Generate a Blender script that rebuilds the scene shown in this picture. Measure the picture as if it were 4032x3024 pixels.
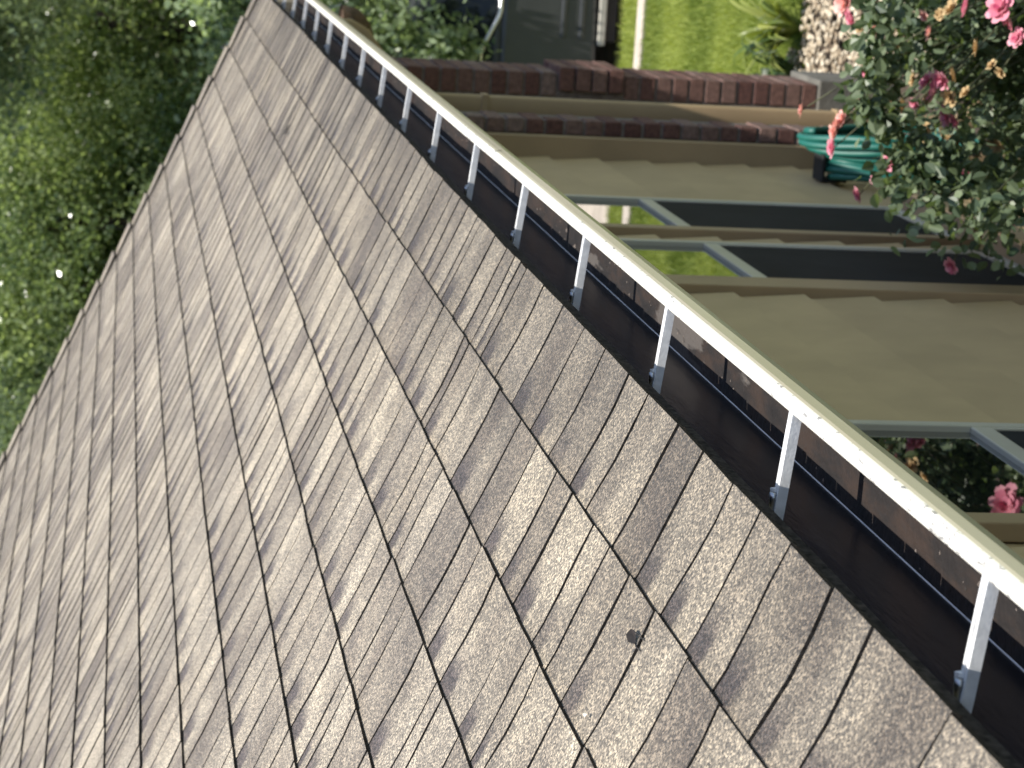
import bpy, bmesh, math, random
import numpy as np
from mathutils import Vector, Matrix

random.seed(7)
RNG = np.random.default_rng(11)
for o in list(bpy.data.objects):
    bpy.data.objects.remove(o)
scene = bpy.context.scene
COL = scene.collection

# ------------------------------------------------------------------ frame
# x runs along the eave away from the camera, y towards the house, z up.
# Building coordinates are measured from the inner edge of the gutter lip;
# ZL is the height of that lip above the ground.
ZL = 2.5
CAM = np.array([0.0, -.4872, .6358])
YAW, PITCH, ROLL, FPX = .2241, .1727, .0235, 8963.0
IW, IH = 4032, 3024
SLOPE, YE, ZE, EXPO, XRAKE = .4636, .0585, .0600, .143, 9.76
HANG0, HSTEP = 1.5263, .5135

def cam_axes():
    f = np.array([math.cos(YAW)*math.cos(PITCH), math.sin(YAW)*math.cos(PITCH), -math.sin(PITCH)])
    r = np.cross(f, [0, 0, 1.0]); r /= np.linalg.norm(r)
    u = np.cross(r, f)
    c, s = math.cos(ROLL), math.sin(ROLL)
    return c*r+s*u, -s*r+c*u, f
AR, AU, AF = cam_axes()
def ray(px, py):
    return AR*((IH/2-py)/FPX) + AU*((IW/2-px)/FPX) + AF
def on_x(px, py, X):
    d = ray(px, py); return CAM + d*X/d[0]
def on_z(px, py, Z):
    d = ray(px, py); return CAM + d*(Z-CAM[2])/d[2]
def on_roof(px, py, h=0.0):
    n = np.array([0, -math.sin(SLOPE), math.cos(SLOPE)])
    p0 = np.array([0, YE, ZE]) + n*h
    d = ray(px, py); return CAM + d*(((p0-CAM)@n)/(d@n))
def to_px(P):
    d = np.asarray(P, float)-CAM
    w = d@AF
    return IW/2-FPX*(d@AU)/w, IH/2-FPX*(d@AR)/w, w

# ------------------------------------------------------------------ camera
cd = bpy.data.cameras.new('camera')
cam = bpy.data.objects.new('camera', cd); COL.objects.link(cam)
M = Matrix((( -AU[0], AR[0], -AF[0], 0), (-AU[1], AR[1], -AF[1], 0), (-AU[2], AR[2], -AF[2], 0), (0, 0, 0, 1)))
M.translation = Vector((CAM[0], CAM[1], CAM[2]+ZL))
cam.matrix_world = M
cd.sensor_fit = 'HORIZONTAL'; cd.sensor_width = 36.0
cd.lens = FPX/IW*36.0
cd.clip_start = .05; cd.clip_end = 400
cd.dof.use_dof = True; cd.dof.focus_distance = 2.5; cd.dof.aperture_fstop = 15
scene.camera = cam

# ------------------------------------------------------------------ light
SUN = Vector((-.17, -.235, 1.0)).normalized()
world = bpy.data.worlds.new('World'); scene.world = world; world.use_nodes = True
wn = world.node_tree
bg = wn.nodes['Background']
sky = wn.nodes.new('ShaderNodeTexSky'); sky.sky_type = 'NISHITA'
sky.sun_disc = False
sky.sun_elevation = math.asin(SUN.z); sky.sun_rotation = math.atan2(SUN.x, SUN.y)
wn.links.new(sky.outputs[0], bg.inputs[0]); bg.inputs[1].default_value = .12
sd = bpy.data.lights.new('sun', 'SUN'); sd.energy = 4.6; sd.angle = math.radians(.53); sd.color = (1, .955, .88)
sun = bpy.data.objects.new('sun', sd); COL.objects.link(sun)
sun.rotation_euler = SUN.to_track_quat('Z', 'Y').to_euler(); sun.location = (4, -4, 14)
vs = scene.view_settings
vs.view_transform = 'Standard'; vs.look = 'None'; vs.gamma = 1; vs.exposure = .76; vs.use_curve_mapping = False

# ------------------------------------------------------------------ materials
MATS = {}
def new_mat(name):
    m = bpy.data.materials.new(name); m.use_nodes = True
    nt = m.node_tree; b = nt.nodes['Principled BSDF']
    MATS[name] = m
    return m, nt, b
def setp(b, **k):
    for n, v in k.items():
        n = n.replace('_', ' ')
        if n in b.inputs: b.inputs[n].default_value = v
def node(nt, t, **k):
    n = nt.nodes.new(t)
    for a, v in k.items(): setattr(n, a, v)
    return n
def noise(nt, vec, scale, detail=3, rough=.55):
    n = node(nt, 'ShaderNodeTexNoise'); n.inputs['Scale'].default_value = scale
    n.inputs['Detail'].default_value = detail; n.inputs['Roughness'].default_value = rough
    if vec is not None: nt.links.new(vec, n.inputs['Vector'])
    return n
def ramp(nt, fac, stops):
    r = node(nt, 'ShaderNodeValToRGB'); e = r.color_ramp.elements
    while len(e) < len(stops): e.new(.5)
    for i, (p, c) in enumerate(stops):
        e[i].position = p; e[i].color = (*c, 1) if len(c) == 3 else c
    nt.links.new(fac, r.inputs[0]); return r
def mix(nt, a, b, fac, mode='MIX'):
    m = node(nt, 'ShaderNodeMix', data_type='RGBA', blend_type=mode)
    for idx, v in ((6, a), (7, b)):
        if isinstance(v, tuple): m.inputs[idx].default_value = (*v, 1)
        else: nt.links.new(v, m.inputs[idx])
    if isinstance(fac, (int, float)): m.inputs[0].default_value = fac
    else: nt.links.new(fac, m.inputs[0])
    return m.outputs[2]
def math_n(nt, op, a, b=None, clamp=False):
    m = node(nt, 'ShaderNodeMath', operation=op); m.use_clamp = clamp
    for i, v in enumerate((a, b)):
        if v is None: continue
        if isinstance(v, (int, float)): m.inputs[i].default_value = v
        else: nt.links.new(v, m.inputs[i])
    return m.outputs[0]
def bump(nt, b, h, dist, strength=1.0):
    n = node(nt, 'ShaderNodeBump'); n.inputs['Distance'].default_value = dist; n.inputs['Strength'].default_value = strength
    nt.links.new(h, n.inputs['Height']); nt.links.new(n.outputs[0], b.inputs['Normal'])
def coords(nt):
    return node(nt, 'ShaderNodeNewGeometry').outputs['Position']
def mapping(nt, vec, scale):
    m = node(nt, 'ShaderNodeMapping'); m.inputs['Scale'].default_value = scale
    nt.links.new(vec, m.inputs['Vector']); return m.outputs[0]

def simple(name, col, rough=.6, metal=0., var=.12, vscale=6., bscale=None, bdist=.001, rnd=0.0, spec=.5):
    m, nt, b = new_mat(name); pos = coords(nt)
    n = noise(nt, pos, vscale, 4)
    lo = tuple(c*(1-var*1.6) for c in col); hi = tuple(min(1, c*(1+var)) for c in col)
    c = ramp(nt, n.outputs[0], [(.3, lo), (.7, hi)]).outputs[0]
    if rnd:
        oi = node(nt, 'ShaderNodeObjectInfo')
        f = math_n(nt, 'MULTIPLY_ADD', oi.outputs['Random'], rnd*2); f.node.inputs[2].default_value = 1-rnd
        cv = node(nt, 'ShaderNodeCombineColor')
        for i in range(3): nt.links.new(f, cv.inputs[i])
        c = mix(nt, c, cv.outputs[0], 1.0, 'MULTIPLY')
    nt.links.new(c, b.inputs['Base Color'])
    setp(b, Roughness=rough, Metallic=metal, Specular_IOR_Level=spec)
    if bscale: bump(nt, b, noise(nt, pos, bscale, 4).outputs[0], bdist)
    return m

def shingle_material():
    m, nt, b = new_mat('shingle_granules')
    pos = coords(nt)
    tone = node(nt, 'ShaderNodeAttribute', attribute_name='tone').outputs['Fac']
    uv = node(nt, 'ShaderNodeUVMap', uv_map='UVMap').outputs[0]
    sep = node(nt, 'ShaderNodeSeparateXYZ'); nt.links.new(uv, sep.inputs[0])
    # blended colour drops: streaks running up the slope
    st = noise(nt, mapping(nt, pos, (14, 6.5, 6.5)), 1.0, 3, .55).outputs[0]
    bl = noise(nt, mapping(nt, pos, (9, 6, 6)), 1.0, 3, .55).outputs[0]
    f = math_n(nt, 'ADD', math_n(nt, 'MULTIPLY', tone, .42), math_n(nt, 'ADD', math_n(nt, 'MULTIPLY', st, .60), math_n(nt, 'MULTIPLY', bl, .72)))
    f = math_n(nt, 'SUBTRACT', f, .22)
    drop = ramp(nt, f, [(.34, (.142, .118, .101)), (.52, (.215, .185, .153)), (.70, (.298, .262, .214)), (.86, (.385, .342, .278))]).outputs[0]
    # factory shadow band: darker plum granules along the upper part of some tabs
    v = sep.outputs[1]
    band = math_n(nt, 'MULTIPLY', math_n(nt, 'SUBTRACT', v, .56), 3.6, True)
    across = math_n(nt, 'MULTIPLY', math_n(nt, 'SUBTRACT', math_n(nt, 'ADD', sep.outputs[0], math_n(nt, 'MULTIPLY', st, .5)), .74), 6.0, True)
    some = math_n(nt, 'MULTIPLY', math_n(nt, 'FRACT', math_n(nt, 'MULTIPLY', tone, 17.3)), 2.2, True)
    band = math_n(nt, 'MULTIPLY', math_n(nt, 'MULTIPLY', band, across), some)
    c = mix(nt, drop, (.078, .064, .066), math_n(nt, 'MULTIPLY', band, .95))
    # single granules
    g1 = noise(nt, pos, 420, 2, .6).outputs[0]
    vor = node(nt, 'ShaderNodeTexVoronoi'); vor.inputs['Scale'].default_value = 460
    nt.links.new(pos, vor.inputs['Vector'])
    sc = node(nt, 'ShaderNodeSeparateColor'); nt.links.new(vor.outputs['Color'], sc.inputs[0])
    spk = ramp(nt, sc.outputs[0], [(.0, (.28, .28, .30)), (.34, (.70, .69, .68)), (.68, (1.05, 1.03, 1.0)), (.90, (2.05, 1.97, 1.82))]).outputs[0]
    c = mix(nt, c, spk, .95, 'MULTIPLY')
    gr = ramp(nt, g1, [(.32, (.60, .60, .62)), (.62, (1.22, 1.20, 1.16))]).outputs[0]
    c = mix(nt, c, gr, .8, 'MULTIPLY')
    big = ramp(nt, noise(nt, pos, 3.6, 4, .6).outputs[0], [(.3, (.80, .80, .82)), (.7, (1.14, 1.13, 1.10))]).outputs[0]
    c = mix(nt, c, big, 1.0, 'MULTIPLY')
    # lowest courses browner and darker, fading out up the slope
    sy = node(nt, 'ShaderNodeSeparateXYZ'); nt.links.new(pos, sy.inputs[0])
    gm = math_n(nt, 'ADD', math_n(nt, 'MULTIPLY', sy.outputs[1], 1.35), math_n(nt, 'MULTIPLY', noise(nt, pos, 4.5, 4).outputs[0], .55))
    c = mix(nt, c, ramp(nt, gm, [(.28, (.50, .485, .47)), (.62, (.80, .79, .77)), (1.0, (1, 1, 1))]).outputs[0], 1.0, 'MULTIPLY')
    nt.links.new(c, b.inputs['Base Color'])
    setp(b, Roughness=.92, Specular_IOR_Level=.25, Sheen_Weight=.5, Sheen_Roughness=.30, Sheen_Tint=(1, .90, .74, 1))
    bump(nt, b, math_n(nt, 'ADD', math_n(nt, 'MULTIPLY', vor.outputs['Distance'], -1.2), g1), .0022, .6)
    return m
shingle_material()
simple('asphalt_edge', (.038, .033, .029), .95, var=.5, vscale=160, spec=.1)
simple('ivory_paint', (.70, .67, .57), .38, var=.05, vscale=9)
simple('beige_paint', (.395, .286, .150), .62, var=.07, vscale=5, bscale=160, bdist=.0006)
simple('siding_paint', (.395, .286, .150), .62, var=.07, vscale=5, bscale=160, bdist=.0006, rnd=.055)
simple('trim_paint', (.320, .226, .126), .6, var=.08, vscale=4, bscale=120, bdist=.0005)
simple('vinyl_frame', (.43, .405, .340), .42, var=.05)
simple('galvanised', (.70, .70, .69), .34, .0, var=.12, vscale=60, bscale=300, bdist=.0003)
simple('screw_steel', (.35, .36, .38), .35, 1.0, var=.2, vscale=80)
simple('hose_rubber', (.008, .108, .084), .5, var=.2, vscale=3)
simple('mortar', (.150, .125, .110), .95, var=.25, vscale=40, bscale=220, bdist=.002)
simple('concrete', (.46, .40, .33), .9, var=.15, vscale=7, bscale=120, bdist=.002)
simple('foundation_concrete', (.125, .118, .100), .9, var=.2, vscale=9, bscale=90, bdist=.003)
simple('soil', (.060, .042, .028), .95, var=.5, vscale=14, bscale=60, bdist=.02)
simple('bark', (.085, .066, .050), .95, var=.5, vscale=18, bscale=50, bdist=.01)
simple('cane_green', (.075, .080, .035), .7, var=.4, vscale=20)
simple('coir', (.085, .048, .024), .95, var=.4, vscale=50, bscale=160, bdist=.006)
simple('dead_leaf', (.014, .009, .007), .7, var=.5, vscale=120)
simple('pale_crumb', (.62, .58, .50), .8, var=.2, vscale=200)
simple('dark_void', (.004, .004, .004), .9, var=.2)
simple('soffit_paint', (.42, .37, .27), .6)
simple('car_paint', (.058, .060, .062), .34, .1, var=.05)
simple('chrome', (.85, .86, .88), .28, 1.0, var=.05)
simple('tyre_rubber', (.012, .012, .012), .85)
simple('car_glass', (.012, .014, .012), .12, var=.1, spec=.3)
simple('black_plastic', (.012, .012, .013), .6)

def brick_material():
    m, nt, b = new_mat('fired_brick'); pos = coords(nt)
    oi = node(nt, 'ShaderNodeObjectInfo')
    c = ramp(nt, oi.outputs['Random'], [(.0, (.098, .048, .040)), (.35, (.140, .075, .060)), (.7, (.165, .104, .086)), (1.0, (.190, .135, .115))]).outputs[0]
    n = noise(nt, pos, 60, 5, .65).outputs[0]
    c = mix(nt, c, ramp(nt, n, [(.3, (.55, .55, .57)), (.7, (1.35, 1.3, 1.28))]).outputs[0], 1.0, 'MULTIPLY')
    nt.links.new(c, b.inputs['Base Color']); setp(b, Roughness=.85, Specular_IOR_Level=.3)
    bump(nt, b, noise(nt, pos, 130, 5, .7).outputs[0], .004)
brick_material()

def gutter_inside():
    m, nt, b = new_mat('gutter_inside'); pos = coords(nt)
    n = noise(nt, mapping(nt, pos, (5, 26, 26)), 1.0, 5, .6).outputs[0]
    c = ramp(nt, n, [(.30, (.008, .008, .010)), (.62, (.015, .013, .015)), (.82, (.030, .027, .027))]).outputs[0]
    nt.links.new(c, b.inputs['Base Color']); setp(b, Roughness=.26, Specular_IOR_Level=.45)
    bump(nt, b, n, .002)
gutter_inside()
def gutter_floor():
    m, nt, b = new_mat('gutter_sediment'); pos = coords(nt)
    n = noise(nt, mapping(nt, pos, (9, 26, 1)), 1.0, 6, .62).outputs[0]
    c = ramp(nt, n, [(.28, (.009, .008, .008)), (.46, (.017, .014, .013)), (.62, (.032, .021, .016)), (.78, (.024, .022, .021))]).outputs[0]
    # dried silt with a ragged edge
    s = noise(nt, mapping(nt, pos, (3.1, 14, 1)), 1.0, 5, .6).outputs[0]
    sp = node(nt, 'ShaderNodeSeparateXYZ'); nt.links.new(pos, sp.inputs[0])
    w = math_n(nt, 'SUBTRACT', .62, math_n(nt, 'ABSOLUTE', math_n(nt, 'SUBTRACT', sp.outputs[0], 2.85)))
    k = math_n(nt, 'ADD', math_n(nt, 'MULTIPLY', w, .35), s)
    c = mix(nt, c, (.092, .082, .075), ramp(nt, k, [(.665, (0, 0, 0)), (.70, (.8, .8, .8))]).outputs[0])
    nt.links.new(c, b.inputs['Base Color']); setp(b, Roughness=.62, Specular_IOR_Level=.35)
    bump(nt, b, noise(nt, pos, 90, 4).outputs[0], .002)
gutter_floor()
def lip_paint():
    m, nt, b = new_mat('lip_paint'); pos = coords(nt)
    n = noise(nt, mapping(nt, pos, (60, 160, 60)), 1.0, 3, .6).outputs[0]
    g = noise(nt, pos, 3.5, 2).outputs[0]
    k = math_n(nt, 'MULTIPLY', n, math_n(nt, 'ADD', .55, math_n(nt, 'MULTIPLY', g, .8)))
    c = ramp(nt, k, [(.0, (.76, .735, .645)), (.60, (.74, .715, .625)), (.635, (.40, .38, .34)), (.72, (.24, .23, .21))]).outputs[0]
    nt.links.new(c, b.inputs['Base Color']); setp(b, Roughness=.35)
lip_paint()
def beige_metal():
    m, nt, b = new_mat('gutter_paint'); pos = coords(nt)
    n = noise(nt, mapping(nt, pos, (2, 40, 40)), 1.0, 4).outputs[0]
    c = ramp(nt, n, [(.3, (.46, .41, .30)), (.7, (.54, .49, .37))]).outputs[0]
    nt.links.new(c, b.inputs['Base Color']); setp(b, Roughness=.34)
beige_metal()
def glass_pane():
    m, nt, b = new_mat('window_glass')
    setp(b, Base_Color=(.006, .008, .008, 1), Roughness=.015, IOR=1.52, Specular_IOR_Level=.5, Coat_Weight=1.0, Coat_Roughness=.01)
    bump(nt, b, noise(nt, coords(nt), 1.3, 1).outputs[0], .004, .12)
glass_pane()
def screen_mesh():
    m, nt, b = new_mat('insect_screen'); pos = coords(nt)
    n = noise(nt, pos, 5, 3).outputs[0]
    c = ramp(nt, n, [(.3, (.007, .008, .010)), (.7, (.015, .016, .019))]).outputs[0]
    nt.links.new(c, b.inputs['Base Color']); setp(b, Roughness=.8, Specular_IOR_Level=.15)
screen_mesh()
def leaf_mat(name, dark, light, rough=.4, trans=.35, hue=(1.5, 1.5, .6)):
    m, nt, b = new_mat(name); pos = coords(nt)
    at = node(nt, 'ShaderNodeAttribute', attribute_name='tone').outputs['Fac']
    c = ramp(nt, at, [(.0, dark), (1.0, light)]).outputs[0]
    nt.links.new(c, b.inputs['Base Color']); setp(b, Roughness=rough, Specular_IOR_Level=.5)
    tr = node(nt, 'ShaderNodeBsdfTranslucent')
    tc = mix(nt, c, hue, 1.0, 'MULTIPLY'); nt.links.new(tc, tr.inputs[0])
    ms = node(nt, 'ShaderNodeMixShader'); ms.inputs[0].default_value = trans
    nt.links.new(b.outputs[0], ms.inputs[1]); nt.links.new(tr.outputs[0], ms.inputs[2])
    nt.links.new(ms.outputs[0], nt.nodes['Material Output'].inputs[0])
leaf_mat('tree_leaf', (.068, .104, .054), (.310, .375, .220), .20, .50, (1.35, 1.42, .8))
leaf_mat('light_tree_leaf', (.094, .140, .058), (.385, .450, .230), .20, .50, (1.35, 1.42, .8))
leaf_mat('rose_leaf', (.050, .080, .044), (.205, .255, .140), .44, .32, (1.3, 1.4, .6))
leaf_mat('strap_leaf', (.075, .120, .020), (.290, .320, .085), .42, .3)
leaf_mat('dark_strap_leaf', (.020, .045, .014), (.060, .100, .030), .45, .25)
leaf_mat('grass_blade', (.155, .215, .034), (.400, .450, .110), .55, .35, (1.3, 1.3, .6))
leaf_mat('petal_pink', (.50, .085, .17), (.80, .40, .46), .6, .3, (1.1, .8, .9))
leaf_mat('petal_salmon', (.66, .24, .22), (.82, .52, .45), .6, .3, (1.1, .9, .8))
leaf_mat('petal_dry', (.30, .175, .070), (.56, .42, .22), .8, .2, (1.1, .9, .7))
def lawn_mat():
    m, nt, b = new_mat('lawn_turf'); pos = coords(nt)
    c = ramp(nt, noise(nt, pos, 3.5, 5).outputs[0], [(.3, (.110, .150, .026)), (.7, (.215, .255, .055))]).outputs[0]
    c = mix(nt, c, ramp(nt, noise(nt, pos, 90, 3).outputs[0], [(.3, (.6, .6, .55)), (.7, (1.25, 1.25, 1.1))]).outputs[0], 1.0, 'MULTIPLY')
    nt.links.new(c, b.inputs['Base Color']); setp(b, Roughness=.9, Specular_IOR_Level=.2)
    bump(nt, b, noise(nt, pos, 120, 3).outputs[0], .02)
lawn_mat()
def pebble_mat():
    m, nt, b = new_mat('pebble_stone'); pos = coords(nt)
    at = node(nt, 'ShaderNodeAttribute', attribute_name='tone').outputs['Fac']
    c = ramp(nt, at, [(.0, (.22, .16, .10)), (.45, (.44, .36, .25)), (1.0, (.62, .54, .41))]).outputs[0]
    nt.links.new(c, b.inputs['Base Color']); setp(b, Roughness=.8)
pebble_mat()

# ------------------------------------------------------------------ object helpers
WLOC = {}
def empty(name, loc, label=None, cat=None, group=None):
    """loc in building coordinates (z from the lip)"""
    o = bpy.data.objects.new(name, None); COL.objects.link(o)
    o.empty_display_size = .1
    o.location = (loc[0], loc[1], loc[2]+ZL); WLOC[o] = Vector(o.location)
    tag(o, label, cat, group); return o
def tag(o, label=None, cat=None, group=None, kind=None):
    if label: o['label'] = label
    if cat: o['category'] = cat
    if group: o['group'] = group
    if kind: o['kind'] = kind
    return o
def place(name, me, parent=None, loc=(0, 0, 0), rot=None, scale=None):
    o = bpy.data.objects.new(name, me); COL.objects.link(o)
    w = Vector((loc[0], loc[1], loc[2]+ZL)); WLOC[o] = w
    if parent is not None:
        o.parent = parent; o.location = w-WLOC[parent]
    else: o.location = w
    if rot is not None: o.rotation_euler = rot
    if scale is not None: o.scale = (scale,)*3 if isinstance(scale, (int, float)) else scale
    return o
class MB:
    """mesh collector: verts, faces, material slots, tone, uv"""
    def __init__(s): s.v = []; s.f = []; s.m = []; s.t = []; s.uv = []; s.hasuv = False
    def add(s, vs, fs, mi=0, tone=.5, uvs=None):
        n = len(s.v); s.v += [tuple(p) for p in vs]
        for i, f in enumerate(fs):
            s.f.append(tuple(k+n for k in f)); s.m.append(mi[i] if isinstance(mi, (list, tuple)) else mi); s.t.append(tone)
            if uvs is not None: s.uv += [uvs[k] for k in f]; s.hasuv = True
            else: s.uv += [(0, 0)]*len(f)
    def box(s, a, b, mi=0, tone=.5):
        x0, y0, z0 = a; x1, y1, z1 = b
        s.add([(x0, y0, z0), (x1, y0, z0), (x1, y1, z0), (x0, y1, z0), (x0, y0, z1), (x1, y0, z1), (x1, y1, z1), (x0, y1, z1)],
              [(0, 3, 2, 1), (4, 5, 6, 7), (0, 1, 5, 4), (1, 2, 6, 5), (2, 3, 7, 6), (3, 0, 4, 7)], mi, tone)
    def tube(s, pts, rad, seg=8, mi=0, tone=.5, closed=False):
        pts = [Vector(p) for p in pts]; n = len(pts)
        rads = rad if isinstance(rad, (list, tuple)) else [rad]*n
        rings = []; up = Vector((.13, .21, .97))
        for i, p in enumerate(pts):
            if closed: d = pts[(i+1) % n]-pts[i-1]
            else: d = pts[min(i+1, n-1)]-pts[max(i-1, 0)]
            d.normalize(); a = d.cross(up)
            if a.length < .05: a = d.cross(Vector((1, 0, 0)))
            a.normalize(); b = d.cross(a)
            rings.append([p+(a*math.cos(2*math.pi*k/seg)+b*math.sin(2*math.pi*k/seg))*rads[i] for k in range(seg)])
        vs = [q for r in rings for q in r]; fs = []
        for i in range(n if closed else n-1):
            for k in range(seg):
                j = (i+1) % n
                fs.append((i*seg+k, i*seg+(k+1) % seg, j*seg+(k+1) % seg, j*seg+k))
        if not closed:
            fs.append(tuple(range(seg))[::-1]); fs.append(tuple((n-1)*seg+k for k in range(seg)))
        s.add(vs, fs, mi, tone)
    def extrude_x(s, prof, x0, x1, mi=0, closed=False, nx=1):
        """profile of (y, z) swept along x; mi may be one index per profile edge"""
        n = len(prof); xs = [x0+(x1-x0)*i/nx for i in range(nx+1)]
        vs = [(x, y, z) for x in xs for y, z in prof]; fs = []; ms = []
        for i in range(nx):
            for k in range(n if closed else n-1):
                j = (k+1) % n
                fs.append((i*n+k, i*n+j, (i+1)*n+j, (i+1)*n+k)); ms.append(mi[k] if isinstance(mi, (list, tuple)) else mi)
        s.add(vs, fs, ms)
    def mesh(s, name, mats, smooth=False):
        me = bpy.data.meshes.new(name); me.from_pydata(s.v, [], s.f)
        for m in mats: me.materials.append(MATS[m])
        me.polygons.foreach_set('material_index', s.m)
        a = me.attributes.new('tone', 'FLOAT', 'FACE'); a.data.foreach_set('value', s.t)
        if s.hasuv:
            u = me.uv_layers.new(name='UVMap'); u.data.foreach_set('uv', [c for p in s.uv for c in p])
        if smooth: me.polygons.foreach_set('use_smooth', [True]*len(s.f))
        me.update(); return me
    def part(s, name, mats, parent=None, smooth=False, bevel=0):
        mats = [mats] if isinstance(mats, str) else mats
        o = place(name, s.mesh(name, mats, smooth), parent)
        if bevel:
            b = o.modifiers.new('bevel', 'BEVEL'); b.width = bevel; b.segments = 2; b.limit_method = 'ANGLE'; b.angle_limit = math.radians(40)
        return o
def quads_mesh(name, V, tones, mat, smooth=False):
    """V: (n,k,3) array of k-gons"""
    n, k = V.shape[:2]
    me = bpy.data.meshes.new(name)
    me.vertices.add(n*k); me.vertices.foreach_set('co', V.reshape(-1).astype(np.float32))
    me.loops.add(n*k); me.loops.foreach_set('vertex_index', np.arange(n*k, dtype=np.int32))
    me.polygons.add(n); me.polygons.foreach_set('loop_start', np.arange(0, n*k, k, dtype=np.int32))
    me.polygons.foreach_set('loop_total', np.full(n, k, dtype=np.int32))
    me.materials.append(MATS[mat])
    a = me.attributes.new('tone', 'FLOAT', 'FACE'); a.data.foreach_set('value', np.asarray(tones, np.float32))
    me.update(calc_edges=True); me.validate(); return me
def leaf_quads(P, size, aspect=.55, droop=.3, flat=None):
    """leaf-shaped quads at points P, random orientation"""
    n = len(P)
    d = RNG.normal(size=(n, 3)); d[:, 2] -= droop; d /= np.linalg.norm(d, axis=1)[:, None]
    w = RNG.normal(size=(n, 3))
    if flat is not None: w[:, 2] *= flat
    w -= d*np.sum(w*d, 1)[:, None]; w /= np.linalg.norm(w, axis=1)[:, None]+1e-9
    nn = np.cross(d, w)
    L = size*RNG.uniform(.65, 1.25, n)[:, None]; W = L*aspect*.5
    a = P; b = P+d*L*.45+w*W+nn*L*.07; c = P+d*L; e = P+d*L*.45-w*W+nn*L*.07
    return np.stack([a, b, c, e], 1)

def leaf_ovals(P, size, aspect=.7, droop=.2):
    n = len(P)
    d = RNG.normal(size=(n, 3)); d[:, 2] -= droop; d /= np.linalg.norm(d, axis=1)[:, None]
    w = RNG.normal(size=(n, 3)); w -= d*np.sum(w*d, 1)[:, None]; w /= np.linalg.norm(w, axis=1)[:, None]+1e-9
    nn = np.cross(d, w); L = size*RNG.uniform(.6, 1.25, n)[:, None]; W = L*aspect*.5
    f = lambda t, s, h: P+d*L*t+w*W*s+nn*L*h
    left = np.stack([f(0, 0, 0), f(.22, .8, .05), f(.52, 1, .08), f(.82, .55, .05), f(1, 0, -.04)], 1)
    right = np.stack([f(0, 0, 0), f(1, 0, -.04), f(.82, -.55, .05), f(.52, -1, .08), f(.22, -.8, .05)], 1)
    return np.concatenate([left, right])
# ================================================================== SETTING
def sheet(name, poly, z, mat, kind='structure', parent=None):
    b = MB(); b.add([(x, y, z) for x, y in poly], [tuple(range(len(poly)))])
    o = b.part(name, mat, parent); 
    if parent is None: tag(o, kind=kind)
    return o
GZ = -ZL
def ground():
    b = MB(); xs = [(-250, GZ-.012), (14.365, GZ-.012), (14.372, GZ-.145), (18.25, GZ-.145), (18.26, GZ-.012), (250, GZ-.012)]
    vs = [(x, y, z) for x, z in xs for y in (-250, 250)]
    b.add(vs, [(2*i, 2*i+2, 2*i+3, 2*i+1) for i in range(len(xs)-1)])
    tag(b.part('ground', 'soil'), kind='structure')
ground()
def slab(name, a, b2, mat, bev=0):
    b = MB(); b.box(a, b2); return tag(b.part(name, mat, None, bevel=bev), kind='structure')
sheet('lawn', [(10.35, -30), (13.72, -30), (13.72, 9), (10.62, 9), (10.62, 1.2), (10.30, .2), (10.45, -.5)], GZ-.006, 'lawn_turf')
sheet('front_lawn', [(-20, -30), (10.34, -30), (10.44, -.52), (9.6, -1.0), (4, -1.6), (-20, -1.6)], GZ-.006, 'lawn_turf')
slab('lawn_edging', (13.73, -30, GZ-.05), (13.90, 9, GZ+.012), 'concrete', .006)
sheet('verge', [(13.91, -30), (14.36, -30), (14.36, 9), (13.91, 9)], GZ-.006, 'lawn_turf')
slab('driveway', (14.38, -30, GZ-.16), (18.2, 12, GZ-.125), 'concrete')
def grass():
    n = 70000
    x = RNG.uniform(10.25, 14.37, n); y = RNG.uniform(-2.2, 1.4, n)
    keep = ~((x > 13.71) & (x < 13.915)) & ~((x < 10.62-.25*(y < .6)) & (y > .2)) & (x > 10.38+.08*np.sin(y*9))
    x, y = x[keep], y[keep]; n = len(x)
    h = RNG.uniform(.022, .055, n); a = RNG.uniform(0, 2*np.pi, n); lean = RNG.uniform(0, .03, n)
    w = RNG.uniform(.0022, .0045, n)
    P = np.stack([x, y, np.full(n, GZ-.008)], 1)
    side = np.stack([np.cos(a), np.sin(a), 0*a], 1); b = RNG.uniform(0, 2*np.pi, n)
    tip = P+np.stack([np.cos(b)*lean, np.sin(b)*lean, h], 1)
    V = np.stack([P-side*w[:, None], P+side*w[:, None], tip], 1)
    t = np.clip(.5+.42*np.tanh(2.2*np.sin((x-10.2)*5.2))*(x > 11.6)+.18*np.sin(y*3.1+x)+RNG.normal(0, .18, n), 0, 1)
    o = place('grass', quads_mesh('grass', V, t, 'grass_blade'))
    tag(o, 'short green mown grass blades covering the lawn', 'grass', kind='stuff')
grass()
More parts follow.
